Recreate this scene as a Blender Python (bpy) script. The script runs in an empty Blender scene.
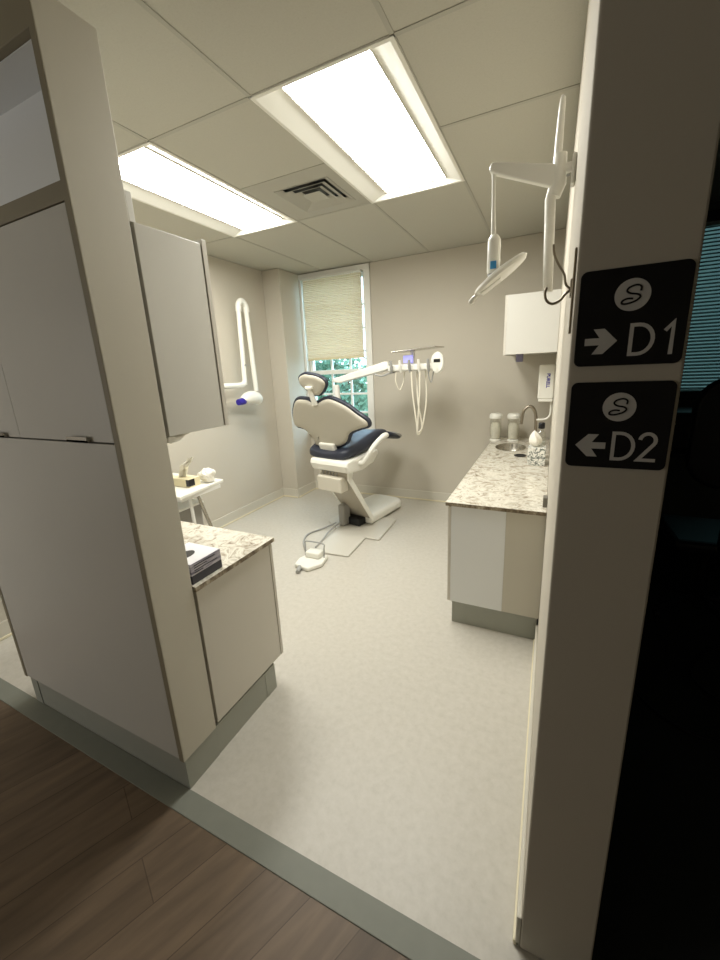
import bpy, bmesh, math, random
from mathutils import Vector, Matrix
random.seed(7)
S = bpy.context.scene
COL = S.collection
PI = math.pi

# ------------------------------------------------------------------ camera
cd = bpy.data.cameras.new('camera'); cam = bpy.data.objects.new('camera', cd); COL.objects.link(cam)
r_ = Vector((0.90082746, 0.43168141, -0.04648705)); u_ = Vector((-0.06700474, 0.24400834, 0.96745558)); f_ = Vector((-0.42897581, 0.8683957, -0.24873412))
M = Matrix.Identity(4)
for i in range(3):
    M[i][0] = r_[i]; M[i][1] = u_[i]; M[i][2] = -f_[i]
M[2][3] = 1.5088
cam.matrix_world = M
cd.sensor_fit = 'VERTICAL'; cd.sensor_height = 36; cd.lens = 36 * 389.95 / 960
cd.shift_x = 1.0 / 960; cd.shift_y = -11.4 / 960
cd.clip_start = 0.02
S.camera = cam
S.view_settings.view_transform = 'Standard'; S.view_settings.look = 'None'
S.view_settings.gamma = 1; S.view_settings.use_curve_mapping = False
S.view_settings.exposure = 1.18
S.cycles.use_denoising = True
S.cycles.max_bounces = 10

# ------------------------------------------------------------------ materials
def srgb(c):
    return tuple(((v / 255) / 12.92 if v / 255 <= 0.04045 else ((v / 255 + 0.055) / 1.055) ** 2.4) for v in c) + (1,)
def mat(name, col, rough=0.6, metal=0.0, var=0.0, scale=8.0, bump=0.0, bscale=60.0, coat=0.0, trans=0.0, emit=None, es=0.0, ior=1.45, spec=0.5):
    m = bpy.data.materials.new(name); m.use_nodes = True
    nt = m.node_tree; b = nt.nodes['Principled BSDF']
    c = srgb(col)
    b.inputs['Base Color'].default_value = c; b.inputs['Roughness'].default_value = rough
    b.inputs['Metallic'].default_value = metal; b.inputs['Coat Weight'].default_value = coat
    b.inputs['Transmission Weight'].default_value = trans; b.inputs['IOR'].default_value = ior
    b.inputs['Specular IOR Level'].default_value = spec
    tc = nt.nodes.new('ShaderNodeTexCoord')
    if var > 0:
        n = nt.nodes.new('ShaderNodeTexNoise'); n.inputs['Scale'].default_value = scale; n.inputs['Detail'].default_value = 5
        nt.links.new(tc.outputs['Object'], n.inputs['Vector'])
        mx = nt.nodes.new('ShaderNodeMix'); mx.data_type = 'RGBA'
        mx.inputs[6].default_value = tuple(v * (1 - var) for v in c[:3]) + (1,)
        mx.inputs[7].default_value = tuple(min(1, v * (1 + var)) for v in c[:3]) + (1,)
        nt.links.new(n.outputs['Fac'], mx.inputs[0]); nt.links.new(mx.outputs[2], b.inputs['Base Color'])
    if bump > 0:
        n2 = nt.nodes.new('ShaderNodeTexNoise'); n2.inputs['Scale'].default_value = bscale; n2.inputs['Detail'].default_value = 4
        nt.links.new(tc.outputs['Object'], n2.inputs['Vector'])
        bp = nt.nodes.new('ShaderNodeBump'); bp.inputs['Strength'].default_value = bump; bp.inputs['Distance'].default_value = 0.005
        nt.links.new(n2.outputs['Fac'], bp.inputs['Height']); nt.links.new(bp.outputs['Normal'], b.inputs['Normal'])
    if emit:
        b.inputs['Emission Color'].default_value = srgb(emit); b.inputs['Emission Strength'].default_value = es
    return m
def ramp_mat(name, stops, scale, detail=6, rough=0.3, dist=0.0, tex='noise', stretch=(1, 1, 1), rotz=0, coat=0.0, spec=0.5):
    m = bpy.data.materials.new(name); m.use_nodes = True
    nt = m.node_tree; b = nt.nodes['Principled BSDF']; b.inputs['Roughness'].default_value = rough; b.inputs['Coat Weight'].default_value = coat
    b.inputs['Specular IOR Level'].default_value = spec
    tc = nt.nodes.new('ShaderNodeTexCoord'); mp = nt.nodes.new('ShaderNodeMapping')
    mp.inputs['Scale'].default_value = stretch; mp.inputs['Rotation'].default_value = (0, 0, rotz)
    nt.links.new(tc.outputs['Object'], mp.inputs['Vector'])
    n = nt.nodes.new('ShaderNodeTexNoise'); n.inputs['Scale'].default_value = scale; n.inputs['Detail'].default_value = detail; n.inputs['Distortion'].default_value = dist
    n.inputs['Roughness'].default_value = 0.65
    nt.links.new(mp.outputs['Vector'], n.inputs['Vector'])
    cr = nt.nodes.new('ShaderNodeValToRGB')
    el = cr.color_ramp.elements
    while len(el) < len(stops): el.new(0.5)
    for e, (p, c) in zip(el, stops): e.position = p; e.color = srgb(c)
    nt.links.new(n.outputs['Fac'], cr.inputs['Fac']); nt.links.new(cr.outputs['Color'], b.inputs['Base Color'])
    return m
def wood_mat():
    m = bpy.data.materials.new('wood_planks'); m.use_nodes = True
    nt = m.node_tree; b = nt.nodes['Principled BSDF']; b.inputs['Roughness'].default_value = 0.5
    b.inputs['Specular IOR Level'].default_value = 0.35
    tc = nt.nodes.new('ShaderNodeTexCoord'); mp = nt.nodes.new('ShaderNodeMapping'); mp.inputs['Rotation'].default_value = (0, 0, math.radians(66))
    mp.vector_type = 'TEXTURE'
    nt.links.new(tc.outputs['Object'], mp.inputs['Vector'])
    br = nt.nodes.new('ShaderNodeTexBrick'); br.offset = 0.37; br.inputs['Scale'].default_value = 1
    br.inputs['Brick Width'].default_value = 1.2; br.inputs['Row Height'].default_value = 0.15; br.inputs['Mortar Size'].default_value = 0.0016
    br.inputs['Color1'].default_value = srgb((104, 88, 71)); br.inputs['Color2'].default_value = srgb((122, 104, 85)); br.inputs['Mortar'].default_value = srgb((86, 72, 58))
    nt.links.new(mp.outputs['Vector'], br.inputs['Vector'])
    m2 = nt.nodes.new('ShaderNodeMapping'); m2.inputs['Scale'].default_value = (1.2, 9, 1); nt.links.new(mp.outputs['Vector'], m2.inputs['Vector'])
    n = nt.nodes.new('ShaderNodeTexNoise'); n.inputs['Scale'].default_value = 3; n.inputs['Detail'].default_value = 7; n.inputs['Distortion'].default_value = 0.4
    nt.links.new(m2.outputs['Vector'], n.inputs['Vector'])
    cr = nt.nodes.new('ShaderNodeValToRGB'); cr.color_ramp.elements[0].position = 0.3; cr.color_ramp.elements[0].color = (0.72, 0.72, 0.72, 1)
    cr.color_ramp.elements[1].position = 0.75; cr.color_ramp.elements[1].color = (1.2, 1.18, 1.15, 1)
    nt.links.new(n.outputs['Fac'], cr.inputs['Fac'])
    mx = nt.nodes.new('ShaderNodeMix'); mx.data_type = 'RGBA'; mx.blend_type = 'MULTIPLY'; mx.inputs[0].default_value = 1
    nt.links.new(br.outputs['Color'], mx.inputs[6]); nt.links.new(cr.outputs['Color'], mx.inputs[7]); nt.links.new(mx.outputs[2], b.inputs['Base Color'])
    return m
WALL = mat('greige_paint', (199, 192, 177), 0.75, var=0.02, scale=2, bump=0.05, bscale=120)
CASE = mat('cream_trim_paint', (226, 217, 188), 0.5)
WHITE = mat('white_paint', (236, 235, 228), 0.5, bump=0.02)
VINYL = ramp_mat('speckled_vinyl', [(0.0, (178, 173, 160)), (0.45, (196, 191, 179)), (0.7, (203, 198, 187)), (1.0, (222, 218, 208))], 34, 8, 0.42, spec=0.4)
WOOD = wood_mat()
DKFLOOR = mat('dark_carpet', (58, 60, 58), 0.95, bump=0.2, bscale=300)
STRIP = mat('grey_green_rubber', (130, 132, 121), 0.6, var=0.08, scale=20)
TILE = ramp_mat('fissured_ceiling_tile', [(0.0, (158, 155, 142)), (0.36, (190, 187, 174)), (1.0, (197, 194, 182))], 150, 3, 0.9, spec=0.1)
TBAR = mat('shade_greyed_paint', (178, 175, 163), 0.7)  # bars greyed below white to carry the shade of the tile joints
GLOSS = mat('glossy_white_laminate', (216, 214, 206), 0.27, var=0.01, coat=0.1)
WHITEC = mat('light_lifted_laminate', (238, 240, 240), 0.25)  # whitened to stand in for panel reflection and brighter light in the niche
SATIN = mat('satin_offwhite_laminate', (214, 209, 198), 0.35)
EDGE = mat('taupe_board', (150, 142, 120), 0.6)
PANEL = mat('partition_panel_paint', (206, 201, 187), 0.5, var=0.015, scale=3)
PLINTH = mat('brushed_grey_plinth', (166, 168, 158), 0.45, var=0.05, scale=12)
GRAN = ramp_mat('white_brown_granite', [(0.30, (116, 98, 80)), (0.385, (176, 165, 148)), (0.46, (202, 195, 179)), (0.56, (230, 225, 211)), (0.64, (190, 182, 165)), (0.72, (146, 134, 118))], 13, 7, 0.16, dist=1.6, coat=0.4)
GEDGE = ramp_mat('granite_edge', [(0.35, (86, 73, 58)), (0.5, (138, 124, 102)), (0.68, (206, 198, 178))], 26, 6, 0.3)
STEEL = mat('steel', (190, 186, 176), 0.25, 1.0, var=0.05)
CHROME = mat('brushed_nickel', (170, 160, 145), 0.28, 1.0)
BRONZE = mat('pewter_hook_metal', (140, 130, 112), 0.3, 1.0)
BLACK = mat('black_plastic', (22, 22, 24), 0.4)
SIGN = mat('sign_black', (20, 19, 20), 0.28, spec=0.3)
SIGNW = mat('sign_grey_print', (205, 203, 198), 0.6)
NAVY = mat('charcoal_navy_vinyl_upholstery', (46, 50, 62), 0.42, var=0.05)
GREYUP = mat('grey_vinyl_upholstery', (150, 148, 142), 0.5)
SHELL = mat('beige_grey_chair_shell', (184, 178, 162), 0.4, var=0.01)
CHW = mat('dental_white_plastic', (238, 236, 226), 0.3, coat=0.15)
COVER = mat('grey_beige_cover', (172, 164, 148), 0.45)
TUBE = mat('ivory_hose', (232, 226, 208), 0.45)
GREYH = mat('grey_hose', (160, 160, 156), 0.5)
BLUE = mat('blue_sticker', (70, 150, 205), 0.4)
PURP = mat('indigo_cap', (52, 40, 150), 0.35)
LIL = mat('lilac_display', (150, 150, 210), 0.3, emit=(150, 150, 235), es=0.35)
SHADE = bpy.data.materials.new('cellular_shade_fabric'); SHADE.use_nodes = True
_n = SHADE.node_tree; _b = _n.nodes['Principled BSDF']; _b.inputs['Base Color'].default_value = srgb((238, 230, 210)); _b.inputs['Roughness'].default_value = 0.9
_t = _n.nodes.new('ShaderNodeBsdfTranslucent'); _t.inputs['Color'].default_value = srgb((238, 226, 206))
_m = _n.nodes.new('ShaderNodeMixShader'); _m.inputs[0].default_value = 0.5
_n.links.new(_b.outputs[0], _m.inputs[1]); _n.links.new(_t.outputs[0], _m.inputs[2]); _n.links.new(_m.outputs[0], _n.nodes['Material Output'].inputs['Surface'])
def glass_mat(name, col, alpha):
    m = bpy.data.materials.new(name); m.use_nodes = True; nt = m.node_tree
    nt.nodes.remove(nt.nodes['Principled BSDF'])
    t = nt.nodes.new('ShaderNodeBsdfTransparent'); t.inputs[0].default_value = col
    g = nt.nodes.new('ShaderNodeBsdfGlossy'); g.inputs['Roughness'].default_value = 0.05
    mx = nt.nodes.new('ShaderNodeMixShader'); mx.inputs[0].default_value = alpha
    nt.links.new(t.outputs[0], mx.inputs[1]); nt.links.new(g.outputs[0], mx.inputs[2]); nt.links.new(mx.outputs[0], nt.nodes['Material Output'].inputs['Surface'])
    return m
GLASS = glass_mat('window_glass', (0.9, 0.97, 0.98, 1), 0.06)
JAR = glass_mat('clear_jar_glass', (0.93, 0.93, 0.9, 1), 0.14)
COTTON = mat('cotton', (226, 222, 208), 0.95, bump=0.4, bscale=80)
PAPER = mat('tissue_paper', (244, 240, 228), 0.85, bump=0.1)
CARD = mat('cream_cardboard', (222, 212, 176), 0.7, var=0.05)
YEL = mat('pale_yellow_card', (236, 228, 160), 0.7)
FLOR = ramp_mat('grey_floral_print', [(0.40, (96, 104, 98)), (0.47, (170, 174, 166)), (0.52, (240, 238, 230))], 32, 3, 0.6, dist=2.0)
BOXP = ramp_mat('silver_lilac_box_print', [(0.38, (122, 118, 134)), (0.5, (176, 172, 186)), (0.6, (214, 210, 216))], 9, 2, 0.4, stretch=(1, 1, 7), dist=0.3)
BOXW = mat('white_box_top', (236, 234, 236), 0.5)
BOXD = mat('charcoal_box_print', (62, 62, 70), 0.4, var=0.1)
LEAF = ramp_mat('shrub_leaf', [(0.3, (50, 88, 62)), (0.55, (104, 146, 118)), (0.8, (170, 200, 176))], 6, 3, 0.6)
BARK = mat('bark', (80, 66, 52), 0.9)
GRASS = mat('lawn', (86, 116, 78), 0.9, var=0.2, scale=4)
LIT = mat('lit_diffuser', (255, 255, 255), 0.5, emit=(253, 252, 246), es=11.8)
TROF = mat('troffer_white_enamel', (236, 234, 224), 0.4)
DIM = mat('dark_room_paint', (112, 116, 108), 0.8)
BLIND = mat('pale_slat', (196, 214, 214), 0.6)
DARKTRIM = mat('dark_grey_casing', (54, 58, 56), 0.6)

# ------------------------------------------------------------------ mesh helpers
class MB:
    def __init__(s): s.bm = bmesh.new()
    def box(s, x0, x1, y0, y1, z0, z1, mtx=None, mi=0):
        v = [s.bm.verts.new((x, y, z)) for x in (x0, x1) for y in (y0, y1) for z in (z0, z1)]
        if mtx: 
            for q in v: q.co = mtx @ q.co
        for f in ((0, 1, 3, 2), (4, 6, 7, 5), (0, 4, 5, 1), (2, 3, 7, 6), (0, 2, 6, 4), (1, 5, 7, 3)):
            s.bm.faces.new([v[i] for i in f]).material_index = mi
        return s
    def prism(s, pts, ext, mi=0, mi_cap=None):
        e = Vector(ext); a = [s.bm.verts.new(p) for p in pts]; b = [s.bm.verts.new(Vector(p) + e) for p in pts]
        n = len(a)
        f1 = s.bm.faces.new(a[::-1]); f2 = s.bm.faces.new(b)
        f1.material_index = f2.material_index = mi if mi_cap is None else mi_cap
        for i in range(n):
            s.bm.faces.new([a[i], a[(i + 1) % n], b[(i + 1) % n], b[i]]).material_index = mi
        return s
    def quad(s, pts, mi=0):
        s.bm.faces.new([s.bm.verts.new(p) for p in pts]).material_index = mi; return s
    def tube(s, pts, r, n=12, caps=True, mi=0):
        pts = [Vector(p) for p in pts]; rs = r if isinstance(r, (list, tuple)) else [r] * len(pts)
        rings = []; up = None
        for i, p in enumerate(pts):
            t = (pts[min(i + 1, len(pts) - 1)] - pts[max(i - 1, 0)]).normalized()
            if up is None:
                up = Vector((0, 0, 1)) if abs(t.z) < 0.9 else Vector((1, 0, 0))
            a = t.cross(up).normalized(); up = a.cross(t).normalized()
            rings.append([s.bm.verts.new(p + (a * math.cos(2 * PI * k / n) + up * math.sin(2 * PI * k / n)) * rs[i]) for k in range(n)])
        for A, B in zip(rings, rings[1:]):
            for k in range(n):
                s.bm.faces.new([A[k], A[(k + 1) % n], B[(k + 1) % n], B[k]]).material_index = mi
        if caps: 
            s.bm.faces.new(rings[0][::-1]).material_index = mi; s.bm.faces.new(rings[-1]).material_index = mi
        return s
    def lathe(s, prof, c, n=24, sx=1, sy=1, mi=0):
        c = Vector(c); rings = []
        for r, z in prof:
            if r < 1e-5: rings.append([s.bm.verts.new(c + Vector((0, 0, z)))])
            else: rings.append([s.bm.verts.new(c + Vector((r * sx * math.cos(2 * PI * k / n), r * sy * math.sin(2 * PI * k / n), z))) for k in range(n)])
        for A, B in zip(rings, rings[1:]):
            for k in range(n):
                k2 = (k + 1) % n
                if len(A) == 1 and len(B) == 1: continue
                f = [A[0], B[k2], B[k]] if len(A) == 1 else ([A[k], A[k2], B[0]] if len(B) == 1 else [A[k], A[k2], B[k2], B[k]])
                s.bm.faces.new(f).material_index = mi
        return s
    def obj(s, name, mats, parent=None, bevel=0, seg=2, smooth=False, subsurf=0, local=False):
        bmesh.ops.recalc_face_normals(s.bm, faces=s.bm.faces)
        me = bpy.data.meshes.new(name); s.bm.to_mesh(me); s.bm.free()
        for m_ in (mats if isinstance(mats, (list, tuple)) else [mats]): me.materials.append(m_)
        o = bpy.data.objects.new(name, me); COL.objects.link(o)
        if parent is not None:
            o.parent = parent
            o.matrix_parent_inverse = parent_world(parent).inverted()
        if bevel:
            b = o.modifiers.new('bevel', 'BEVEL'); b.width = bevel; b.segments = seg; b.limit_method = 'ANGLE'; b.angle_limit = math.radians(40)
        if subsurf:
            b = o.modifiers.new('sub', 'SUBSURF'); b.levels = b.render_levels = subsurf
        if smooth or subsurf:
            for f in me.polygons: f.use_smooth = True
            if not subsurf:
                for e in me.edges: pass
                me.set_sharp_from_angle(angle=math.radians(40))
        return o
def edge_mat(o):
    for f in o.data.polygons:
        if abs(f.normal.z) < .5: f.material_index = 1
    return o
def parent_world(p):
    m = Matrix.Identity(4); ch = []
    while p is not None: ch.append(p); p = p.parent
    for q in reversed(ch):
        m = m @ (q.matrix_parent_inverse if q.parent else Matrix.Identity(4)) @ Matrix.LocRotScale(q.location, q.rotation_euler, q.scale)
    return m
def tag(o, label=None, cat=None, group=None, kind=None):
    if label: o['label'] = label
    if cat: o['category'] = cat
    if group: o['group'] = group
    if kind: o['kind'] = kind
    return o
def thing(name, loc, label, cat, group=None):
    o = bpy.data.objects.new(name, None); COL.objects.link(o); o.location = loc; o.empty_display_size = 0.05
    return tag(o, label, cat, group)
def struct(o): o['kind'] = 'structure'; return o
def smoothpts(pts, closed=True, k=6):
    out = []; n = len(pts); P = [Vector(p) for p in pts]
    rng = range(n) if closed else range(n - 1)
    for i in rng:
        a, b, c, d = (P[(i - 1) % n], P[i], P[(i + 1) % n], P[(i + 2) % n]) if closed else (P[max(i - 1, 0)], P[i], P[i + 1], P[min(i + 2, n - 1)])
        for j in range(k):
            t = j / k
            out.append(0.5 * ((2 * b) + (-a + c) * t + (2 * a - 5 * b + 4 * c - d) * t * t + (-a + 3 * b - 3 * c + d) * t ** 3))
    if not closed: out.append(P[-1])
    return out

# ------------------------------------------------------------------ dimensions
H = 2.585; X0 = -1.169; Y0 = 1.543; YF = 4.159; XL = -2.935; XB = -2.71; Y1 = 3.768
XR = 0.025; XR2 = 0.183; YJ = 0.773; XE = 2.7; YB = -1.7

# ------------------------------------------------------------------ setting
struct(MB().box(XL - .15, XR + .1, 0.708, YF + .15, -0.1, 0.0).obj('floor', VINYL))
struct(MB().box(-4.6, XE, YB, 0.632, -0.1, 0.0).obj('floor', WOOD))
struct(MB().box(XR + .1, XE, 0.632, YF + .15, -0.1, 0.0).obj('floor', DKFLOOR))
struct(MB().box(-4.6, XR + .1, 0.632, 0.708, -0.1, 0.003).obj('trim_1', STRIP, bevel=0.002))
struct(MB().box(XL - .15, XL, -0.0, YF + .15, 0, H).obj('wall_left', WALL))
struct(MB().box(XL, XB, Y1, YF + .15, 0, H).obj('wall_left_bump', WALL, bevel=0.006))
wx0, wx1, wz0, wz1 = -2.68, -1.89, 0.77, 2.52
b = MB(); b.box(XB, wx0, YF, YF + .15, 0, H); b.box(wx1, XR, YF, YF + .15, 0, H); b.box(wx0, wx1, YF, YF + .15, 0, wz0); b.box(wx0, wx1, YF, YF + .15, wz1, H)
struct(b.obj('wall_back', WALL))
struct(MB().box(XR, XR2, YJ, YF + .15, 0, H).obj('wall_right', WALL, bevel=0.004))
# dark neighbouring room and corridor shell
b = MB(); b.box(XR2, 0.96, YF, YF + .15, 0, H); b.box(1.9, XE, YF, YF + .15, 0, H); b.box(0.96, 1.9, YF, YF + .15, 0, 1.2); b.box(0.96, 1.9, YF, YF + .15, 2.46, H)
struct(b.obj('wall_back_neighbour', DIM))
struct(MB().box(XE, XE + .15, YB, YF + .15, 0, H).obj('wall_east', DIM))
struct(MB().box(-4.6, XE, YB - .15, YB, 0, H).obj('wall_front', WALL))
struct(MB().box(-4.75, -4.6, YB, 0.0, 0, H).obj('wall_corridor', WALL))
struct(MB().box(-4.6, XL - .15, 0.0, 0.15, 0, H).obj('wall_corridor_return', WALL))
# ceiling: lay-in tiles on a bar grid
cm = MB(); xs = [X0 + .61 * k for k in range(-6, 7)]
def cell(xa, xb, ya, yb):
    cm.box(xa + .008, xb - .008, ya + .008, yb - .008, H + .003, H + .02, mi=0)
for xa in xs[:-1]:
    xb = xa + .61; k = round((xa - X0) / .61)
    cuts = [Y0 + 1.22 * j for j in range(-3, 4)]
    cuts = [c for c in cuts if c < 2.9] + [YF + .1]
    if k == 1: cuts = [Y0 + .61 * j for j in range(-6, 2)] + [YF + .1]
    if k == -1: cuts = [Y0 + 1.22 * j for j in range(-3, 1)] + [Y0 + .61, Y0 + 1.22, YF + .1]
    for ya, yb in zip(cuts, cuts[1:]):
        cm.box(xa, xb, ya - .009, ya + .009, H, H + .01, mi=1)
        if k in (0, -2) and abs(ya - Y0) < .05: continue
        if k == -1 and abs(ya - (Y0 + .61)) < .05: continue
        cell(xa, xb, ya, min(yb, YF + .1))
for xa in xs: cm.box(xa - .009, xa + .009, YB, YF + .1, H, H + .01, mi=1)
o = struct(cm.obj('ceiling', [TILE, TBAR]))
struct(MB().box(-4.75, XE + .15, YB - .15, YF + .3, H + .16, H + .2).obj('ceiling_slab', DIM))
b = MB(); b.box(-4.8, -4.75, YB - .15, YF + .3, H, H + .2); b.box(-4.75, XE + .15, YF + .28, YF + .33, H, H + .2); b.box(XE+.15, XE + .2, YB - .15, YF + .3, H, H + .2); b.box(-4.75, XE + .15, YB - .2, YB - .15, H, H + .2)
struct(b.obj('ceiling_rim', DIM))

def baseboard(name, pts, side):
    # pts: two floor points; side: unit normal into the room
    (xa, ya), (xb, yb) = pts; nx, ny = side; t = .012; s = .018
    b = MB(); b.box(min(xa, xb, xa + nx * t, xb + nx * t), max(xa, xb, xa + nx * t, xb + nx * t), min(ya, yb, ya + ny * t, yb + ny * t), max(ya, yb, ya + ny * t, yb + ny * t), 0, .11)
    o = struct(b.obj(name, PANEL, bevel=.003))
    b = MB(); b.box(min(xa, xb, xa + nx * s, xb + nx * s), max(xa, xb, xa + nx * s, xb + nx * s), min(ya, yb, ya + ny * s, yb + ny * s), max(ya, yb, ya + ny * s, yb + ny * s), 0, .018)
    b.obj('shoe_moulding', CASE, o, bevel=.004)
baseboard('baseboard_left', ((XL, .7), (XL, Y1)), (1, 0))
baseboard('baseboard_left_bump', ((XL, Y1), (XB, Y1)), (0, -1))
baseboard('baseboard_bump_side', ((XB, Y1), (XB, YF)), (1, 0))
baseboard('baseboard_back', ((XB, YF), (-.45, YF)), (0, -1))
baseboard('baseboard_right', ((XR, YJ), (XR, 2.06)), (-1, 0))

# window 1
w1 = struct(MB().box(wx1, wx1 + .075, YF - .018, YF, wz0 - .06, H - .005).box(XB, wx0, YF - .018, YF, wz0 - .06, H - .005).box(XB, wx1 + .075, YF - .022, YF, wz1, H - .005).obj('window_1', WHITE, bevel=.004))
MB().box(XB, wx1 + .09, YF - .06, YF + .06, wz0 - .035, wz0).obj('window_sill', WHITE, w1, bevel=.006)
fy = YF + .05
b = MB(); b.box(wx0, wx0 + .04, fy, fy + .06, wz0, wz1); b.box(wx1 - .035, wx1, fy, fy + .06, wz0, wz1); b.box(wx0, wx1, fy, fy + .06, wz0, wz0 + .05); b.box(wx0, wx1, fy, fy + .06, wz1 - .04, wz1)
b.box(wx0, wx1, fy - .01, fy + .05, 1.455, 1.505)
b.obj('window_frame', WHITE, w1, bevel=.003)
b = MB()
for mx in (-2.385, -2.135): b.box(mx - .011, mx + .011, fy + .015, fy + .04, wz0, wz1)
for mz in (1.0, 1.22, 1.7, 1.95, 2.2): b.box(wx0 + .03, wx1 - .03, fy + .016, fy + .039, mz - .011, mz + .011)
b.obj('muntins', WHITE, w1)
MB().box(wx0 + .03, wx1 - .03, fy + .026, fy + .029, wz0 + .03, wz1 - .03).obj('pane', GLASS, w1)
# cellular shade
t = w1
b = MB(); n = 44; za, zb = 1.645, 2.5
for sgn, yc in ((1, 4.128), (-1, 4.112)):
    prev = None
    for i in range(n * 2 + 1):
        z = za + (zb - za) * i / (n * 2); y = yc + (.006 * sgn if i % 2 else 0)
        cur = (b.bm.verts.new((-2.635, y, z)), b.bm.verts.new((-1.905, y, z)))
        if prev: b.bm.faces.new([prev[0], prev[1], cur[1], cur[0]])
        prev = cur
sh = b.obj('window_shade', SHADE, w1); t = sh
MB().box(-2.637, -1.903, 4.105, 4.135, 1.622, 1.646).obj('bottom_rail', CARD, t, bevel=.004)
MB().box(-2.64, -1.90, 4.10, 4.14, 2.5, 2.525).obj('head_rail', WHITE, t, bevel=.004)

# window 2 (neighbouring dark room) with slatted blind
w2 = struct(MB().box(0.87, 0.96, YF - .02, YF, 1.13, 2.53).box(1.9, 1.98, YF - .02, YF, 1.13, 2.53).box(0.96, 1.9, YF - .02, YF, 2.46, 2.53).box(0.96, 1.9, YF - .02, YF, 1.13, 1.2).obj('window_2', DARKTRIM, bevel=.003))
MB().box(0.96, 1.9, YF + .07, YF + .075, 1.2, 2.46).obj('pane', glass_mat('dimmed_glass', (.13, .17, .155, 1), .05), w2)  # glass darkened to hold back the daylight in this window
b = MB()
for i in range(46):
    z = 1.215 + i * .0268
    b.quad([(0.965, YF + .012, z - .004), (1.895, YF + .012, z - .004), (1.895, YF + .034, z + .012), (0.965, YF + .034, z + .012)])
t = b.obj('window_blind', BLIND, w2)
MB().box(0.962, 1.898, YF + .008, YF + .04, 2.435, 2.46).obj('head_rail', BLIND, t)

# outside: lawn and shrubs
tag(MB().box(-9, 6, YF + .3, 16, -.7, -.6).obj('ground', GRASS), 'green lawn outside the window', 'lawn', kind='structure')
def shrub(x, y, rx, h, label):
    t = thing('shrub', (x, y, -.6), label, 'shrub', 'shrubs outside the window')
    b = MB(); 
    for k in range(5):
        a = k * 1.3; b.tube([(x, y, -.6), (x + .2 * math.cos(a), y + .15 * math.sin(a), h * .3), (x + .5 * rx * math.cos(a), y + .3 * math.sin(a), h * .75)], [.04, .03, .012], 6)
    b.obj('stem', BARK, t)
    b = MB(); rnd = random.Random(x * 7)
    for k in range(2600):
        while True:
            p = Vector((rnd.uniform(-1, 1), rnd.uniform(-1, 1), rnd.uniform(-1, 1)))
            if .35 < p.length < 1: break
        c = Vector((x + p.x * rx, y + p.y * rx * .7, (h - .6) / 2 + p.z * (h + .6) / 2))
        d = Vector((rnd.gauss(0, 1), rnd.gauss(0, 1), rnd.gauss(0, 1))).normalized(); e = d.cross(Vector((rnd.gauss(0, 1), rnd.gauss(0, 1), .3))).normalized(); s = rnd.uniform(.05, .1)
        q = [c - d * s, c + e * s * .5, c + d * s, c - e * s * .5]
        b.bm.faces.new([b.bm.verts.new(v) for v in q])
    b.obj('foliage', LEAF, t)
shrub(-3.3, 5.6, .85, 1.75, 'leafy green shrub outside the window, left of its middle')
shrub(-2.2, 7.2, .95, 1.75, 'leafy green shrub outside, farther back at the window right edge')
shrub(-4.8, 8.2, 1.3, 2.2, 'leafy green shrub outside, farthest left behind the lower panes')

# ------------------------------------------------------------------ ceiling lights and vent
def troffer(xa, label):
    xb = xa + .61; ya = Y0; yb = Y0 + 1.22
    t = thing('ceiling_light', ((xa + xb) / 2, (ya + yb) / 2, H), label, 'ceiling light', 'recessed ceiling lights')
    o0 = (xa + .012, xb - .012, ya + .012, yb - .012); o1 = (xa + .115, xb - .10, ya + .022, yb - .035); o2 = (xa + .12, xb - .105, ya + .027, yb - .04)
    b = MB()
    def ring(A, za, B, zb_):
        a = [(A[0], A[2], za), (A[1], A[2], za), (A[1], A[3], za), (A[0], A[3], za)]; c = [(B[0], B[2], zb_), (B[1], B[2], zb_), (B[1], B[3], zb_), (B[0], B[3], zb_)]
        for i in range(4): b.quad([a[i], a[(i + 1) % 4], c[(i + 1) % 4], c[i]])
    of = (xa - .004, xb + .004, ya - .004, yb + .004)
    ring(of, H - .003, o0, H - .003); ring(o0, H - .003, o1, H + .03); ring(o1, H + .03, o1, H + .024); ring(o1, H + .024, o2, H + .024); ring(o2, H + .024, o2, H + .085); ring(of, H - .003, of, H + .1)
    b.box(xa + .005, xb - .005, ya + .005, yb - .005, H + .1, H + .11)
    b.obj('housing', TROF, t)
    MB().quad([(o2[0], o2[2], H + .028), (o2[0], o2[3], H + .028), (o2[1], o2[3], H + .028), (o2[1], o2[2], H + .028)]).obj('diffuser', LIT, t)
troffer(X0, 'bright recessed ceiling light panel nearer the examination lamp, right of the air vent')
troffer(X0 - 1.22, 'bright recessed ceiling light panel above the wall cabinet, left of the air vent')
t = thing('ceiling_vent', (X0 - .305, Y0 + .915, H), 'square louvered air vent in the ceiling between the two light panels', 'air vent')
xa, ya = X0 - .61, Y0 + .61; cx, cy = X0 - .265, Y0 + .93
b = MB()
def sqring(b, ro, zo, ri, zi, mi=0, c=None):
    c_ = c or (cx, cy)
    a = [(c_[0] - ro, c_[1] - ro, zo), (c_[0] + ro, c_[1] - ro, zo), (c_[0] + ro, c_[1] + ro, zo), (c_[0] - ro, c_[1] + ro, zo)]
    d = [(c_[0] - ri, c_[1] - ri, zi), (c_[0] + ri, c_[1] - ri, zi), (c_[0] + ri, c_[1] + ri, zi), (c_[0] - ri, c_[1] + ri, zi)]
    for i in range(4): b.quad([a[i], a[(i + 1) % 4], d[(i + 1) % 4], d[i]], mi)
pl = [(xa + .006, ya + .006), (xa + .604, ya + .006), (xa + .604, ya + .604), (xa + .006, ya + .604)]
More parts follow.
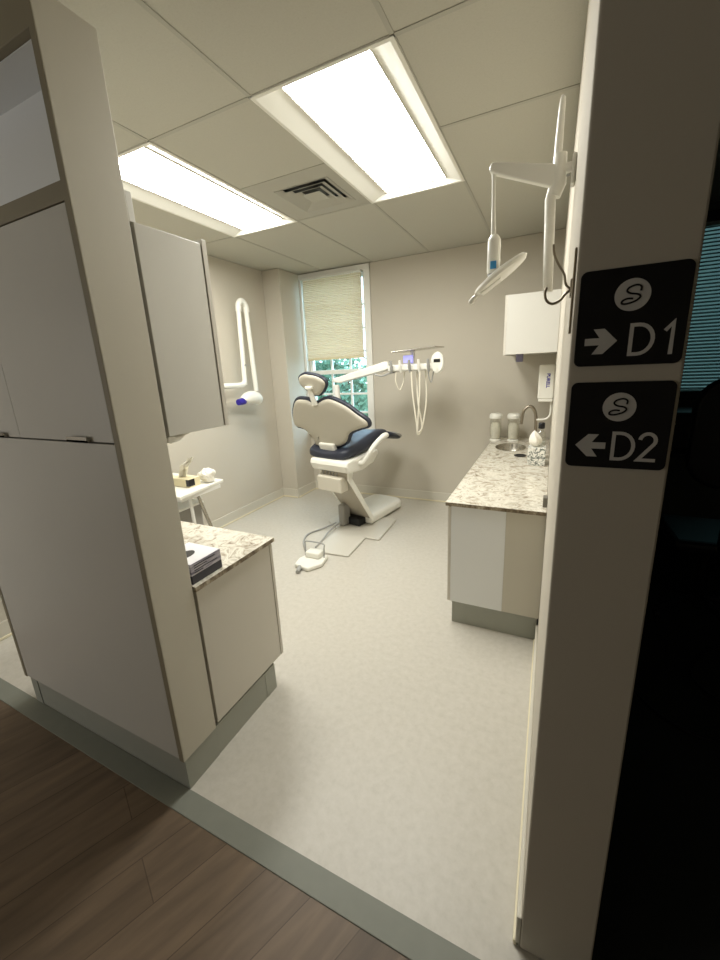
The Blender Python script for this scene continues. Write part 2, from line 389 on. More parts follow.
inn = [(cx - .19, cy - .19), (cx + .19, cy - .19), (cx + .19, cy + .19), (cx - .19, cy + .19)]
for i in range(4): b.quad([pl[i] + (H + .002,), pl[(i + 1) % 4] + (H + .002,), inn[(i + 1) % 4] + (H + .002,), inn[i] + (H + .002,)])
sqring(b, .19, H + .002, .19, H + .05)
b.obj('panel', TBAR, t)
b = MB()
for ro in (.19, .148, .106): sqring(b, ro, H + .0, ro - .040, H + .016); sqring(b, ro - .004, H + .004, ro - .040, H + .0165)
sqring(b, .064, H - .002, .06, H - .004); b.quad([(cx - .06, cy - .06, H - .004), (cx + .06, cy - .06, H - .004), (cx + .06, cy + .06, H - .004), (cx - .06, cy + .06, H - .004)])
b.obj('louvers', TBAR, t)
MB().box(cx - .19, cx + .19, cy - .19, cy + .19, H + .035, H + .05).obj('duct', BLACK, t)

# ------------------------------------------------------------------ tall cabinet (corridor side of the divider)
XC = -1.12; YC = .703; YP = .86; TC = 2.39
t = thing('tall_cabinet', (-1.66, .78, 0), 'tall white cabinet with open top niche facing the dark corridor', 'cabinet')
MB().box(XC - .022, XC, YC, YP, .137, TC).obj('end_panel', PANEL, t, bevel=.002)
MB().box(-2.215, -2.193, YC, YP, .137, TC).obj('end_panel', PANEL, t, bevel=.002)
b = MB(); b.box(-2.193, XC - .022, YC, YP, 2.31, TC); b.box(-2.193, XC - .022, YC, YP, 1.957, 2.002); b.box(-2.193, XC - .022, YP - .012, YP, .14, 1.957); b.box(-2.193, XC - .022, YC + .025, YP - .012, .14, .16)
b.obj('carcass', EDGE, t, bevel=.002)
b = MB(); b.box(-2.193, XC - .022, YP - .035, YP - .001, 2.002, 2.31); b.box(-2.193, XC - .0221, YC + .02, YP - .035, 2.003, 2.006); b.box(-2.193, XC - .0221, YC + .02, YP - .035, 2.306, 2.309)
b.obj('niche_lining', WHITEC, t)
for (xa, xb, ha, hb) in ((-2.191, -1.667, -1.93, -1.75), (-1.6655, -1.145, -1.36, -1.255)):
    d = MB().box(xa, xb, YC - .0, YC + .02, 1.329, 1.953).obj('door', GLOSS, t, bevel=.0015)
    MB().box(ha, hb, YC - .014, YC + .004, 1.329, 1.335).box(ha, hb, YC - .014, YC - .011, 1.329, 1.345).obj('handle', STEEL, d)
MB().box(-2.191, -1.145, YC, YC + .02, .142, 1.324).obj('door', GLOSS, t, bevel=.0015)
MB().box(XC - .0225, XC - .0005, YC - .0012, YC - .0002, .137, TC).box(-2.2155, -2.1925, YC - .0012, YC - .0002, .137, TC).obj('edge_band', EDGE, t)
MB().box(-2.17, XC - .004, YC + .006, YP, 0, .137).box(-2.175, -2.12, YC + .003, YP, 0, .136).obj('plinth', PLINTH, t)

# ------------------------------------------------------------------ left counter
t = thing('base_cabinet', (-1.66, 1.09, 0), 'low white cabinet backing onto the divider beneath the speckled counter on the left', 'cabinet')
MB().box(XC - .018, XC, .873, 1.292, .15, .744).obj('end_panel', SATIN, t, bevel=.0015)
MB().box(-2.19, XC - .02, .862, 1.285, .137, .742).obj('carcass', EDGE, t)
for k in range(2): MB().box(-2.19 + k * .54, -1.655 + k * .54 - (.0 if k == 0 else .003), 1.294, 1.311, .15, .74).obj('door', SATIN, t, bevel=.0015)
MB().box(-2.17, XC - .006, .862, 1.235, 0, .137).box(-1.25, XC - .004, 1.17, 1.24, 0, .1368).obj('plinth', PLINTH, t)
tag(edge_mat(MB().box(-2.2, XC + .012, .863, 1.322, .749, .77).obj('countertop', [GRAN, GEDGE], bevel=.0025)), 'speckled stone countertop on the left carrying the glove box', 'countertop')
t = thing('wall_cabinet', (-1.6, 1.0, 1.32), 'white upper cabinet hanging over the left counter', 'cabinet')
MB().box(XC - .018, XC, .872, 1.118, 1.32, 1.95).obj('end_panel', GLOSS, t, bevel=.0015)
MB().box(-2.19, XC - .02, .862, 1.115, 1.324, 1.948).obj('carcass', EDGE, t)
for k in range(2): MB().box(-2.19 + k * .54, -1.655 + k * .54 - (.0 if k == 0 else .003), 1.1225, 1.143, 1.32, 1.965).obj('door', SATIN, t, bevel=.0015)
MB().box(-2.185, XC - .005, .864, .884, 1.95, 2.03).obj('top_rail', WHITE, t, bevel=.002)
t = thing('under_cabinet_lamp', (-1.3, .95, 1.30), 'slim white unlit fitting under the left upper cabinet', 'lamp')
MB().box(-1.75, -1.125, .868, .90, 1.297, 1.319).obj('body', CHW, t, bevel=.005)
MB().tube([(-1.14, .886, 1.305), (-1.15, .93, 1.305), (-1.17, .97, 1.313), (-1.2, 1.04, 1.315)], [.012, .01, .008, .004], 10).obj('bracket', CHW, t, smooth=True)

# glove box
t = thing('glove_box', (-1.2, .95, .77), 'silver and charcoal disposable glove box with dark oval opening on the left counter', 'glove box')
g0, g1, h0, h1 = -1.30, -1.128, .872, 1.018
MB().box(g0, g1, h0, h1, .7705, .803).obj('lower_carton', BOXD, t, bevel=.002)
MB().box(g0, g1, h0, h1, .8035, .849).obj('upper_carton', BOXP, t, bevel=.002)
b = MB(); b.box(g0 + .002, g1 - .002, h0 + .002, h1 - .002, .8492, .8502).obj('top_panel', BOXW, t)
MB().lathe([(.001, .0), (.045, .0), (.045, .0012), (.001, .0012)], (-1.215, .925, .8503), 24, .62, .9).obj('opening', BLACK, t)
b = MB()
for k, (z, w) in enumerate(((.838, .10), (.829, .06), (.819, .11), (.811, .04))): b.box(g1, g1 + .0008, h0 + .015, h0 + .015 + w, z, z + .0035)
b.obj('printed_lines', BOXD, t)

# ------------------------------------------------------------------ side table by the left wall and what stands on it
t = thing('side_table', (-2.42, 1.86, 0), 'white topped side table with splayed metal legs by the left wall', 'side table')
MB().prism([(-2.75, 1.66, .725), (-2.135, 1.66, .725), (-2.175, 2.09, .725), (-2.75, 2.12, .725)], (0, 0, .025)).obj('table_top', CHW, t, bevel=.006)
MB().box(-2.72, -2.17, 1.70, 2.05, .695, .724).obj('apron', WHITE, t, bevel=.003)
for (ax, ay, bx_, by_, m_) in ((-2.22, 1.87, -2.03, 1.93, STEEL), (-2.25, 1.83, -2.19, 1.80, WHITE), (-2.68, 1.72, -2.74, 1.66, WHITE), (-2.68, 2.03, -2.78, 2.1, STEEL)):
    MB().tube([(ax, ay, .70), (bx_, by_, 0.0)], .012, 10).obj('leg', m_, t, smooth=True)
t = thing('storage_bin', (-2.42, 1.86, 0), 'grey bin standing under the white side table', 'bin')
b = MB(); bz = .58
b.prism([(-2.52, 1.76, 0.0), (-2.32, 1.76, 0.0), (-2.32, 1.98, 0.0), (-2.52, 1.98, 0.0)], (0, 0, bz)); b.obj('body', mat('grey_bin_plastic', (150, 146, 138), .5), t, bevel=.01)
MB().box(-2.535, -2.305, 1.745, 1.995, bz, bz + .02).obj('lid', WHITE, t, bevel=.006)
t = thing('tissue_box', (-2.33, 1.87, .75), 'cream tissue box with a dark end on the white side table', 'tissue box')
MB().box(-2.42, -2.235, 1.83, 1.93, .7505, .812).obj('carton', CARD, t, bevel=.002)
MB().box(-2.262, -2.2335, 1.828, 1.88, .76, .808).obj('dark_label', BLACK, t)
b = MB(); tp = [(-2.35, 1.88, .808), (-2.335, 1.885, .86), (-2.30, 1.87, .90), (-2.26, 1.88, .93), (-2.235, 1.875, .96)]
for ph in (0, 1.2, 2.4):
    for i in range(len(tp) - 1):
        p, q = Vector(tp[i]), Vector(tp[i + 1]); w = .032 * (1 - .1 * i); d1 = Vector((math.cos(ph), math.sin(ph), .35 * math.sin(i * 2 + ph))) * w; d2 = Vector((math.cos(ph), math.sin(ph), .35 * math.sin((i + 1) * 2 + ph))) * w
        b.quad([p - d1, p + d1, q + d2, q - d2])
b.obj('tissue', PAPER, t)
def crumple(name, c, r, parent=None, m_=PAPER, seed=1, sq=.7, n=3):
    b = MB(); bmesh.ops.create_icosphere(b.bm, subdivisions=n, radius=1); rnd = random.Random(seed)
    ph = [(Vector((rnd.gauss(0, 1), rnd.gauss(0, 1), rnd.gauss(0, 1))) * 2.3, rnd.uniform(0, 6)) for _ in range(7)]
    for v in b.bm.verts:
        s = 1 + sum(.09 * math.sin(v.co.dot(k) + p) for k, p in ph) + rnd.uniform(-.11, .11)
        co = v.co * s; v.co = Vector(c) + Vector((co.x * r, co.y * r, max(co.z * r * sq, -r * sq * .75)))
    return b.obj(name, m_, parent)
tag(crumple('crumpled_wipes', (-2.225, 1.995, .797), .056, seed=9, sq=.9), 'crumpled white wipes heaped beside the cream tissue box', 'wipes')
tag(MB().box(-2.52, -2.435, 1.84, 1.92, .7505, .80).obj('card_box', YEL, bevel=.003), 'small pale yellow box at the left end of the side table', 'box')

# ------------------------------------------------------------------ x-ray arm on the left wall
t = thing('xray_unit', (-2.8, 3.1, 1.2), 'white folded x-ray arm and head with indigo cone mounted on the left wall', 'x-ray unit')
MB().box(XL + .001, XL + .06, 2.5, 2.75, 1.2, 1.6).obj('wall_plate', CHW, t, bevel=.015)
MB().tube(smoothpts([(-2.87, 2.62, 1.405), (-2.80, 2.68, 1.405), (-2.78, 2.8, 1.405), (-2.78, 3.07, 1.402), (-2.78, 3.125, 1.43)], False, 5), .027, 14).obj('lower_arm', CHW, t, smooth=True)
MB().tube([(-2.78, 3.125, 1.40), (-2.78, 3.14, 1.72), (-2.78, 3.155, 2.12)], .023, 14).obj('riser_arm', CHW, t, smooth=True)
MB().tube(smoothpts([(-2.78, 3.155, 2.10), (-2.78, 3.165, 2.165), (-2.78, 3.21, 2.20), (-2.78, 3.26, 2.165), (-2.78, 3.27, 2.10)], False, 5), .029, 14).obj('elbow', CHW, t, smooth=True)
MB().tube([(-2.78, 3.265, 2.12), (-2.78, 3.275, 1.75), (-2.78, 3.285, 1.33)], .024, 14).obj('scissor_arm', CHW, t, smooth=True)
MB().tube([(-2.78, 3.14, 1.585), (-2.78, 3.142, 1.60)], .026, 14).obj('collar', GREYH, t, smooth=True)
hd = MB().tube(smoothpts([(-2.78, 3.08, 1.24), (-2.78, 3.10, 1.255), (-2.78, 3.17, 1.27), (-2.78, 3.26, 1.26), (-2.78, 3.32, 1.22)], False, 4), [.03, .036, .042, .047, .052, .056, .06, .063, .066, .068, .069, .068, .066, .063, .058, .052, .04], 18).obj('tube_head', CHW, t, smooth=True)
MB().tube([(-2.78, 3.085, 1.245), (-2.78, 3.04, 1.24), (-2.78, 3.0, 1.238)], [.036, .034, .03], 18).obj('cone', PURP, t, smooth=True)

# ------------------------------------------------------------------ dental chair
t = thing('dental_chair', (-1.66, 3.3, 0), 'charcoal padded dental chair with beige shell back standing before the window', 'dental chair')
ya_ = math.radians(12); FW = Vector((math.sin(ya_), math.cos(ya_), 0)); LT = Vector((math.cos(ya_), -math.sin(ya_), 0)); CO = Vector((-1.745, 3.0, 0))
def L(u, f, z): return CO + LT * u + FW * f + Vector((0, 0, z))
MB().prism([(-1.74, 2.56, .001), (-1.41, 2.58, .001), (-1.43, 2.96, .001), (-1.295, 2.96, .001), (-1.315, 3.46, .001), (-1.50, 3.5, .001), (-1.93, 3.6, .001), (-1.96, 3.2, .001), (-1.78, 3.05, .001)], (0, 0, .016)).obj('floor_plate', mat('pale_grey_enamel', (204, 200, 188), .4), t, bevel=.008)
b = MB()
b.prism([L(-.2, .28, .0175), L(.2, .28, .017), L(.19, .86, .017), L(.12, .91, .017), L(-.12, .91, .017), L(-.2, .86, .017)], (0, 0, .095)); b.obj('base', CHW, t, bevel=.03, seg=4, smooth=True)
# lift column
def slab(name, u0, u1, prof, m_, bev=.01):
    b = MB(); b.prism([L(u0, f, z) for f, z in prof], LT * (u1 - u0)); return b.obj(name, m_, t, bevel=bev, seg=3)
slab('lift_column', -.09, .215, [(-.06, .66), (-.06, .56), (.27, .09), (.31, .09), (-.01, .56), (.02, .66)], COVER)
slab('side_cover', .215, .232, [(-.07, .67), (-.07, .565), (.26, .07), (.315, .07), (-.01, .57), (.02, .67)], CHW)
slab('side_cover', -.11, -.09, [(-.07, .67), (-.07, .57), (.16, .24), (.21, .24), (-.01, .57), (.02, .67)], CHW)
b = MB(); b.prism([L(-.13, .18, .02), L(.13, .18, .02), L(.13, .46, .02), L(-.13, .46, .02)], (0, 0, .075)); b.obj('dark_cavity_block', BLACK, t, bevel=.01)  # black block standing in for the dark cavity under the column
MB().prism([L(-.07, .10, .02), L(.0, .10, .02), L(.0, .22, .02), L(-.07, .22, .02)], (0, 0, .22)).obj('hose_cover', GREYUP, t, bevel=.02, seg=3)
b = MB(); b.prism([L(-.09, -.13, .455), L(.19, -.13, .455), L(.19, -.02, .455), L(-.09, -.02, .455)], (0, 0, .135)); b.obj('junction_box', mat('junction_beige_plastic', (206, 200, 184), .4), t, bevel=.012, seg=3)
for k in range(5): MB().tube([L(-.06 + .04 * k, -.06, .58), L(-.06 + .04 * k, -.075, .605), L(-.06 + .04 * k, -.05, .63)], .006, 8).obj('hose_fitting', GREYH, t, smooth=True)
# seat underbody
b = MB()
prof = [(-.10, .635), (-.13, .70), (-.12, .742), (.34, .775), (.36, .74), (.26, .66), (.1, .625)]
b.prism([L(-.17, f, z) for f, z in prof], LT * .44); b.obj('seat_frame', CHW, t, bevel=.02, seg=3)
# seat cushion: lofted sections
def loft(name, secs, m_, sub=1):
    # secs: list of (f, halfwidth, zbottom, ztop, dish)
    b = MB(); rings = []
    for f, w, z0, z1, dish in secs:
        r = []
        for (uu, zz) in ((-w * .8, z0), (-w, z0 + (z1 - z0) * .35), (-w * .98, z1 + dish * .6), (-w * .8, z1 + dish), (-w * .35, z1), (w * .35, z1), (w * .8, z1 + dish), (w * .98, z1 + dish * .6), (w, z0 + (z1 - z0) * .35), (w * .8, z0)):
            r.append(b.bm.verts.new(L(uu, f, zz)))
        rings.append(r)
    n = len(rings[0])
    for A, B in zip(rings, rings[1:]):
        for k in range(n): b.bm.faces.new([A[k], A[(k + 1) % n], B[(k + 1) % n], B[k]])
    b.bm.faces.new(rings[0]); b.bm.faces.new(rings[-1][::-1])
    return b.obj(name, m_, t, subsurf=2)
loft('seat', [(-.1, .2, .74, .79, .02), (-.06, .24, .735, .81, .03), (.15, .26, .745, .86, .035), (.36, .26, .79, .925, .03), (.52, .25, .83, .925, .02), (.62, .22, .83, .885, .01)], NAVY)
loft('leg_rest', [(.58, .22, .84, .90, .01), (.70, .22, .81, .865, .01), (.86, .20, .765, .815, .01), (.90, .18, .765, .80, 0)], NAVY)
loft('foot_mat', [(.72, .205, .83, .875, .005), (.80, .21, .81, .850, .005), (.88, .205, .77, .825, .005), (.915, .18, .77, .81, .005)], GREYUP)
# arm supports
for s, nm in ((1, 'arm_rest'), (-1, 'arm_rest')):
    pts = [L(.05 + s * .2, .05, .70), L(.03 + s * .27, .06, .71), L(.01 + s * .31, .10, .76), L(s * .33, .20, .84), L(s * .33, .32, .89), L(s * .325, .42, .90)]
    pts = smoothpts(pts, False, 5)
    MB().tube(pts, [.022] * (len(pts) - 6) + [.024, .026, .028, .028, .024, .014], 14).obj(nm, CHW, t, smooth=True)
# backrest plane frame
bt = math.radians(20); BO = Vector((-1.75, 2.95, .95)); BV = -math.sin(bt) * FW + math.cos(bt) * Vector((0, 0, 1)); BN = LT.cross(BV)  # BN towards the patient side? checked below
if BN.dot(FW) < 0: BN = -BN
def Bp(u, v, n=0.0): return BO + LT * u + BV * v + BN * n
back = [(-0.25, 0.348), (-0.347, 0.255), (-0.404, 0.141), (-0.395, 0.047), (-0.298, 0.027), (-0.218, -0.041), (-0.205, -0.125), (-0.134, -0.14), (0.068, -0.13), (0.2, -0.075), (0.27, 0.018), (0.38, 0.062), (0.47, 0.091), (0.475, 0.155), (0.39, 0.228), (0.303, 0.30), (0.167, 0.362), (0.077, 0.355), (-0.027, 0.32), (-0.111, 0.352)]
head = [(-0.125, 0.545), (-0.136, 0.483), (-0.09, 0.429), (-0.043, 0.398), (-0.008, 0.374), (0.061, 0.372), (0.138, 0.428), (0.17, 0.479), (0.154, 0.521), (0.093, 0.557), (0.021, 0.572), (-0.045, 0.578)]
def padded(name, outline, layers, m_, curve=0.0, bn=None):
    # layers: list of (inset, n) rings from back to front, capped
    P = smoothpts([Vector((u, v, 0)) for u, v in outline], True, 4); c = sum(P, Vector()) / len(P); N = len(P)
    nr = []
    for i in range(N):
        tt = (P[(i + 1) % N] - P[i - 1]).normalized(); nr.append(Vector((tt.y, -tt.x, 0)))
    area = sum(P[i].x * P[(i + 1) % N].y - P[(i + 1) % N].x * P[i].y for i in range(N))
    if area < 0: nr = [-v for v in nr]
    b = MB(); rings = []
    for ins, n in layers:
        ring = []
        for i in range(N):
            if ins < 0.5: q = P[i] - nr[i] * ins
            else: q = c + (P[i] - c) * (1.3 - ins)
            ring.append(b.bm.verts.new(Bp(q.x, q.y, n + curve * abs(q.x) ** 1.6)))
        rings.append(ring)
    for A, B in zip(rings, rings[1:]):
        for k in range(N): b.bm.faces.new([A[k], A[(k + 1) % N], B[(k + 1) % N], B[k]])
    for R_, sg in ((rings[0], 1), (rings[-1], -1)):
        cc = sum((v.co for v in R_), Vector()) / N; cv = b.bm.verts.new(cc)
        for k in range(N): b.bm.faces.new([R_[k], R_[(k + 1) % N], cv])
    return b.obj(name, m_, t, smooth=True)
padded('backrest', back, [(.75, .002), (.012, .002), (.003, .005), (-.001, .012), (.0, .03), (.012, .045), (.03, .052), (.75, .055)], NAVY, curve=.07)
padded('back_shell', back, [(.75, -.020), (.05, -.020), (.03, -.016), (.021, -.006), (.02, .006), (.75, .006)], SHELL, curve=.07)
padded('headrest', head, [(.75, .0), (.012, .0), (.003, .003), (-.001, .012), (.0, .026), (.012, .038), (.75, .042)], NAVY, curve=.1)
padded('headrest_shell', head, [(.75, -.016), (.035, -.016), (.02, -.010), (.014, -.002), (.014, .004), (.75, .004)], SHELL, curve=.1)
b = MB(); b.prism([Bp(-.035, .46, -.03), Bp(.0, .46, -.03), Bp(.02, .30, -.03), Bp(-.035, .30, -.03)], BN * .022); b.obj('headrest_stem', CHW, t, bevel=.006)
MB().box(-.035, .035, -.02, .02, -.012, .012, Matrix.Translation(Bp(-.005, .46, -.024)) @ Matrix.Rotation(-ya_, 4, 'Z')).obj('headrest_lever', CHW, t, bevel=.006)
b = MB(); b.prism([Bp(-.11, -.07, -.045), Bp(.07, -.07, -.045), Bp(.07, -.25, -.045), Bp(-.10, -.25, -.045)], BN * .04); b.obj('back_bracket', CHW, t, bevel=.008)
MB().tube([Bp(-.0, .27, -.014), Bp(.045, .19, -.014)], .004, 8).obj('shell_latch', CHW, t, smooth=True)

# delivery unit beside the chair
t = thing('instrument_unit', (-1.6, 3.5, .8), 'white instrument console on a swing arm with tray and hanging hoses beside the chair', 'instrument unit')
MB().tube([(-1.92, 3.52, .66), (-1.925, 3.51, 1.0), (-1.935, 3.5, 1.36)], .028, 14).obj('post', CHW, t, smooth=True)
b = MB(); pr = [(-1.955, 1.385), (-1.955, 1.425), (-1.9, 1.435), (-1.40, 1.56), (-1.365, 1.55), (-1.36, 1.49), (-1.40, 1.475), (-1.88, 1.375)]
b.prism([(x, 3.465, z) for x, z in pr], (0, .07, 0)); b.obj('swing_arm', CHW, t, bevel=.014, seg=3)
MB().tube([(-1.37, 3.5, 1.50), (-1.33, 3.5, 1.50)], [.03, .026], 14).obj('arm_joint', GREYH, t, smooth=True)
MB().tube(smoothpts([(-1.50, 3.46, 1.45), (-1.42, 3.44, 1.43), (-1.33, 3.44, 1.455), (-1.28, 3.44, 1.46)], False, 4), .008, 8).obj('grab_handle', GREYH, t, smooth=True)
MB().box(-1.345, -.93, 3.40, 3.62, 1.465, 1.525).obj('console', CHW, t, bevel=.018, seg=3)
MB().box(-1.15, -1.12, 3.48, 3.52, 1.52, 1.64).obj('tray_post', CHW, t, bevel=.005)
b = MB(); b.prism([(-1.29, 3.36, 1.628), (-.90, 3.36, 1.652), (-.88, 3.62, 1.654), (-1.27, 3.62, 1.63)], (0, 0, .010)); b.obj('tray', STEEL, t, bevel=.004)
MB().box(-1.20, -1.115, 3.42, 3.45, 1.535, 1.60).obj('screen', LIL, t, bevel=.004)
b = MB(); b.lathe([(.001, 0), (.05, 0), (.058, .012), (.058, .03), (.05, .04), (.001, .04)], (0, 0, 0), 28, 1, 1.55)
b.bm.transform(Matrix.Translation((-.89, 3.44, 1.525)) @ Matrix.Rotation(PI / 2, 4, 'X')); b.obj('control_dial', CHW, t, smooth=True)
MB().box(-.918, -.862, 3.397, 3.3995, 1.528, 1.556).obj('dial_display', BLACK, t)
for k in range(5):
    x = -1.30 + k * .085
    MB().tube([(x, 3.37, 1.56), (x, 3.38, 1.50), (x, 3.40, 1.455)], [.012, .014, .009], 10).obj('handpiece', CHW if k % 2 else GREYH, t, smooth=True)
for k, (x, x2, zl) in enumerate(((-1.12, -1.07, .92), (-1.04, -1.07, .90))):
    MB().tube(smoothpts([(x, 3.40, 1.46), (x + (x2 - x) * .25, 3.40, 1.25), (x2 - .006 + k * .012, 3.40, 1.0), (x2, 3.41, zl), (x2 + .03, 3.45, zl + .05), (x + .03, 3.49, 1.2), (x + .02, 3.5, 1.47)], False, 5), .007, 8).obj('hose', TUBE, t, smooth=True)
MB().tube(smoothpts([(-1.27, 3.42, 1.46), (-1.275, 3.42, 1.38), (-1.25, 3.45, 1.30), (-1.22, 3.48, 1.38), (-1.22, 3.5, 1.46)], False, 5), .005, 8).obj('hose', TUBE, t, smooth=True)
MB().tube(smoothpts([(-.965, 3.42, 1.46), (-.967, 3.42, 1.42), (-.955, 3.45, 1.36), (-.945, 3.47, 1.42), (-.945, 3.5, 1.46)], False, 5), .005, 8).obj('hose', GREYH, t, smooth=True)

# foot pedal and its cable
t = thing('foot_pedal', (-1.66, 2.4, 0), 'white foot control pedal on the floor behind the chair', 'foot pedal')
MB().prism([(-1.74, 2.28, 0.001), (-1.60, 2.25, .001), (-1.53, 2.36, .001), (-1.56, 2.50, .001), (-1.72, 2.50, .001), (-1.76, 2.38, .001)], (0, 0, .035)).obj('base', CHW, t, bevel=.012, seg=3)
MB().box(-1.715, -1.585, 2.40, 2.49, .036, .085).obj('pedal', CHW, t, bevel=.012, seg=3)
MB().tube(smoothpts([(-1.74, 2.45, .03), (-1.745, 2.46, .11), (-1.735, 2.47, .145), (-1.58, 2.47, .145), (-1.565, 2.46, .11), (-1.565, 2.45, .03)], False, 4), .006, 8).obj('handle', GREYH, t, smooth=True)
MB().tube([(-1.68, 2.27, .02), (-1.655, 2.20, .018)], [.02, .016], 10).obj('toe_switch', GREYH, t, smooth=True)
tag(MB().tube(smoothpts([(-1.73, 2.47, .03), (-1.82, 2.56, .012), (-1.93, 2.70, .010), (-1.98, 2.85, .010), (-1.93, 2.99, .010), (-1.86, 3.06, .03), (-1.82, 3.12, .045)], False, 6), .008, 8).obj('pedal_cable', GREYH, smooth=True), 'grey cable looping on the floor from the pedal to the chair base', 'cable')
tag(MB().tube(smoothpts([(-1.74, 2.60, .030), (-1.76, 2.76, .030), (-1.79, 2.90, .032), (-1.78, 3.0, .05), (-1.755, 3.08, .07)], False, 6), .007, 8).obj('supply_hose', GREYH, smooth=True), 'pale grey hose lying on the chair floor plate near its left edge', 'hose')

# ------------------------------------------------------------------ right base cabinet, countertop, sink
XK = -.470; YR = 2.049
t = thing('base_cabinet', (-.22, 3.1, 0), 'low white cabinet beneath the sink counter along the right wall', 'cabinet')
MB().box(XK + .017, -.165, YR, YR + .018, .152, .749).obj('end_panel', WHITEC, t, bevel=.0015)
MB().box(-.165, XR - .001, YR + .001, YR + .018, .152, .749).obj('filler_panel', PANEL, t, bevel=.001)
b = MB(); b.box(XK + .018, XK + .03, YR + .019, YF - .002, .153, .742); b.box(XR - .02, XR - .002, YR + .019, YF - .002, .153, .742); b.box(XK + .03, XR - .02, YF - .02, YF - .003, .153, .742); b.box(XK + .03, XR - .02, YR + .019, YF - .02, .153, .17)
b.obj('carcass', EDGE, t)
yy = YR
for k in range(4):
    MB().box(XK - .001, XK + .016, yy + .002, yy + .525, .152, .738).obj('door', SATIN, t, bevel=.0015); yy += .527
MB().box(XK + .025, XR - .008, YR + .025, YF - .003, 0, .152).box(XK + .024, XK + .1, YR + .023, YR + .1, 0, .151).obj('plinth', PLINTH, t)
# countertop with sink cutout
b = MB(); sx, sy, ra, rb = -.285, 3.63, .125, .17
cx0, cx1, cy0, cy1 = XK - .012, XR - .002, YR - .012, YF - .002; q = .2
def slabz(x0, x1, y0, y1): b.box(x0, x1, y0, y1, .75, .77)
slabz(cx0, cx1, cy0, sy - q); slabz(cx0, cx1, sy + q, cy1)
slabz(sx + .15, cx1, sy - q, sy + q); slabz(cx0, sx - .15, sy - q, sy + q)
N = 48
for z, fl in ((.77, 1), (.75, -1)):
    E = []; Q = []
    for k in range(N):
        a = 2 * PI * k / N; c_, s_ = math.cos(a), math.sin(a); E.append((sx + ra * c_, sy + rb * s_, z)); m_ = max(abs(c_) / .15, abs(s_) / q); Q.append((sx + c_ / m_, sy + s_ / m_, z))
    for k in range(N): b.quad([E[k], E[(k + 1) % N], Q[(k + 1) % N], Q[k]])
    for ang in (math.atan2(q, .15),):
        pass
tag(edge_mat(b.obj('countertop', [GRAN, GEDGE])), 'long speckled stone countertop with sink along the right wall', 'countertop')
t = thing('sink', (sx, sy, .6), 'oval steel basin sunk in the right countertop', 'sink')
MB().lathe([(1.0, 0), (1.03, .004), (.98, 0.002), (.93, -.03), (.8, -.1), (.5, -.135), (.1, -.14), (.001, -.14)], (sx, sy, .769), 48, ra, rb).obj('bowl', STEEL, t, smooth=True)
MB().lathe([(.001, .004), (.02, .004), (.024, 0)], (sx, sy, .63), 20).obj('drain', CHROME, t, smooth=True)
tag(MB().lathe([(.045, 0), (.045, .006), (.036, .008), (.03, .003), (.001, .003)], (-.185, 3.30, .7705), 28, 1, 1).obj('counter_grommet', [BLACK], smooth=True), 'small dark round ring in the counter in front of the faucet', 'grommet')
t = thing('faucet', (-.09, 3.68, .77), 'brushed metal gooseneck faucet behind the sink', 'faucet')
MB().lathe([(.026, 0), (.026, .01), (.018, .02), (.016, .06)], (-.09, 3.68, .77), 20).obj('base', CHROME, t, smooth=True)
MB().tube(smoothpts([(-.09, 3.68, .80), (-.095, 3.68, .95), (-.10, 3.68, 1.05), (-.125, 3.68, 1.11), (-.16, 3.68, 1.122), (-.195, 3.68, 1.09), (-.208, 3.68, 1.03), (-.212, 3.68, .97)], False, 5), .013, 14).obj('spout', CHROME, t, smooth=True)
MB().tube([(-.09, 3.665, .83), (-.09, 3.62, .86)], [.009, .006], 10).obj('lever', CHROME, t, smooth=True)
def jar(x, y, label):
    t = thing('glass_jar', (x, y, .77), label, 'jar', 'white lidded glass jars')
    MB().lathe([(.001, .0), (.05, .0), (.052, .008), (.044, .016), (.001, .02)], (x, y, .7705), 24).obj('foot', CHW, t, smooth=True)
    MB().lathe([(.040, .018), (.050, .05), (.054, .11), (.052, .19), (.046, .215)], (x, y, .7705), 28).obj('glass_body', JAR, t, smooth=True)
    MB().lathe([(.001, .024), (.040, .024), (.045, .06), (.046, .15), (.03, .175), (.001, .18)], (x, y, .7705), 20).obj('contents', COTTON, t, smooth=True)
    MB().lathe([(.001, .262), (.045, .262), (.056, .252), (.06, .235), (.058, .217), (.001, .216)], (x, y, .7705), 28).obj('lid', CHW, t, smooth=True)
jar(-.453, 3.93, 'white-lidded glass jar on the counter, farther from the faucet')
jar(-.293, 3.93, 'white-lidded glass jar on the counter, right beside the faucet spout')
t = thing('tissue_box', (-.06, 3.06, .77), 'cube tissue box with grey floral print on the right counter', 'tissue box')
MB().box(-.118, -.002, 3.0, 3.115, .7705, .900).obj('carton', FLOR, t, bevel=.003)
b = MB(); bmesh.ops.create_icosphere(b.bm, subdivisions=3, radius=1); rnd = random.Random(3)
for v in b.bm.verts:
    z = (v.co.z + 1) / 2; w = .004 + .040 * math.sin(PI * min(1, z) ** .8) ** .9 * (1 - .25 * z) * (1 + .25 * math.sin(5 * math.atan2(v.co.y, v.co.x) + z * 4)); rr = math.hypot(v.co.x, v.co.y) + 1e-6
    v.co = Vector((-.072 + v.co.x / rr * w * min(1, rr * 1.4) - .01 * z, 3.05 + v.co.y / rr * w * min(1, rr * 1.4), .895 + z * .125))
b.obj('tissue', PAPER, t, smooth=True)
t = thing('pump_bottle', (-.042, 3.25, .77), 'clear bottle with a black cap behind the floral tissue box', 'bottle')
MB().lathe([(.001, 0), (.032, 0), (.034, .006), (.034, .17), (.028, .205), (.014, .22), (.014, .235)], (-.042, 3.25, .7705), 24).obj('bottle_body', JAR, t, smooth=True)
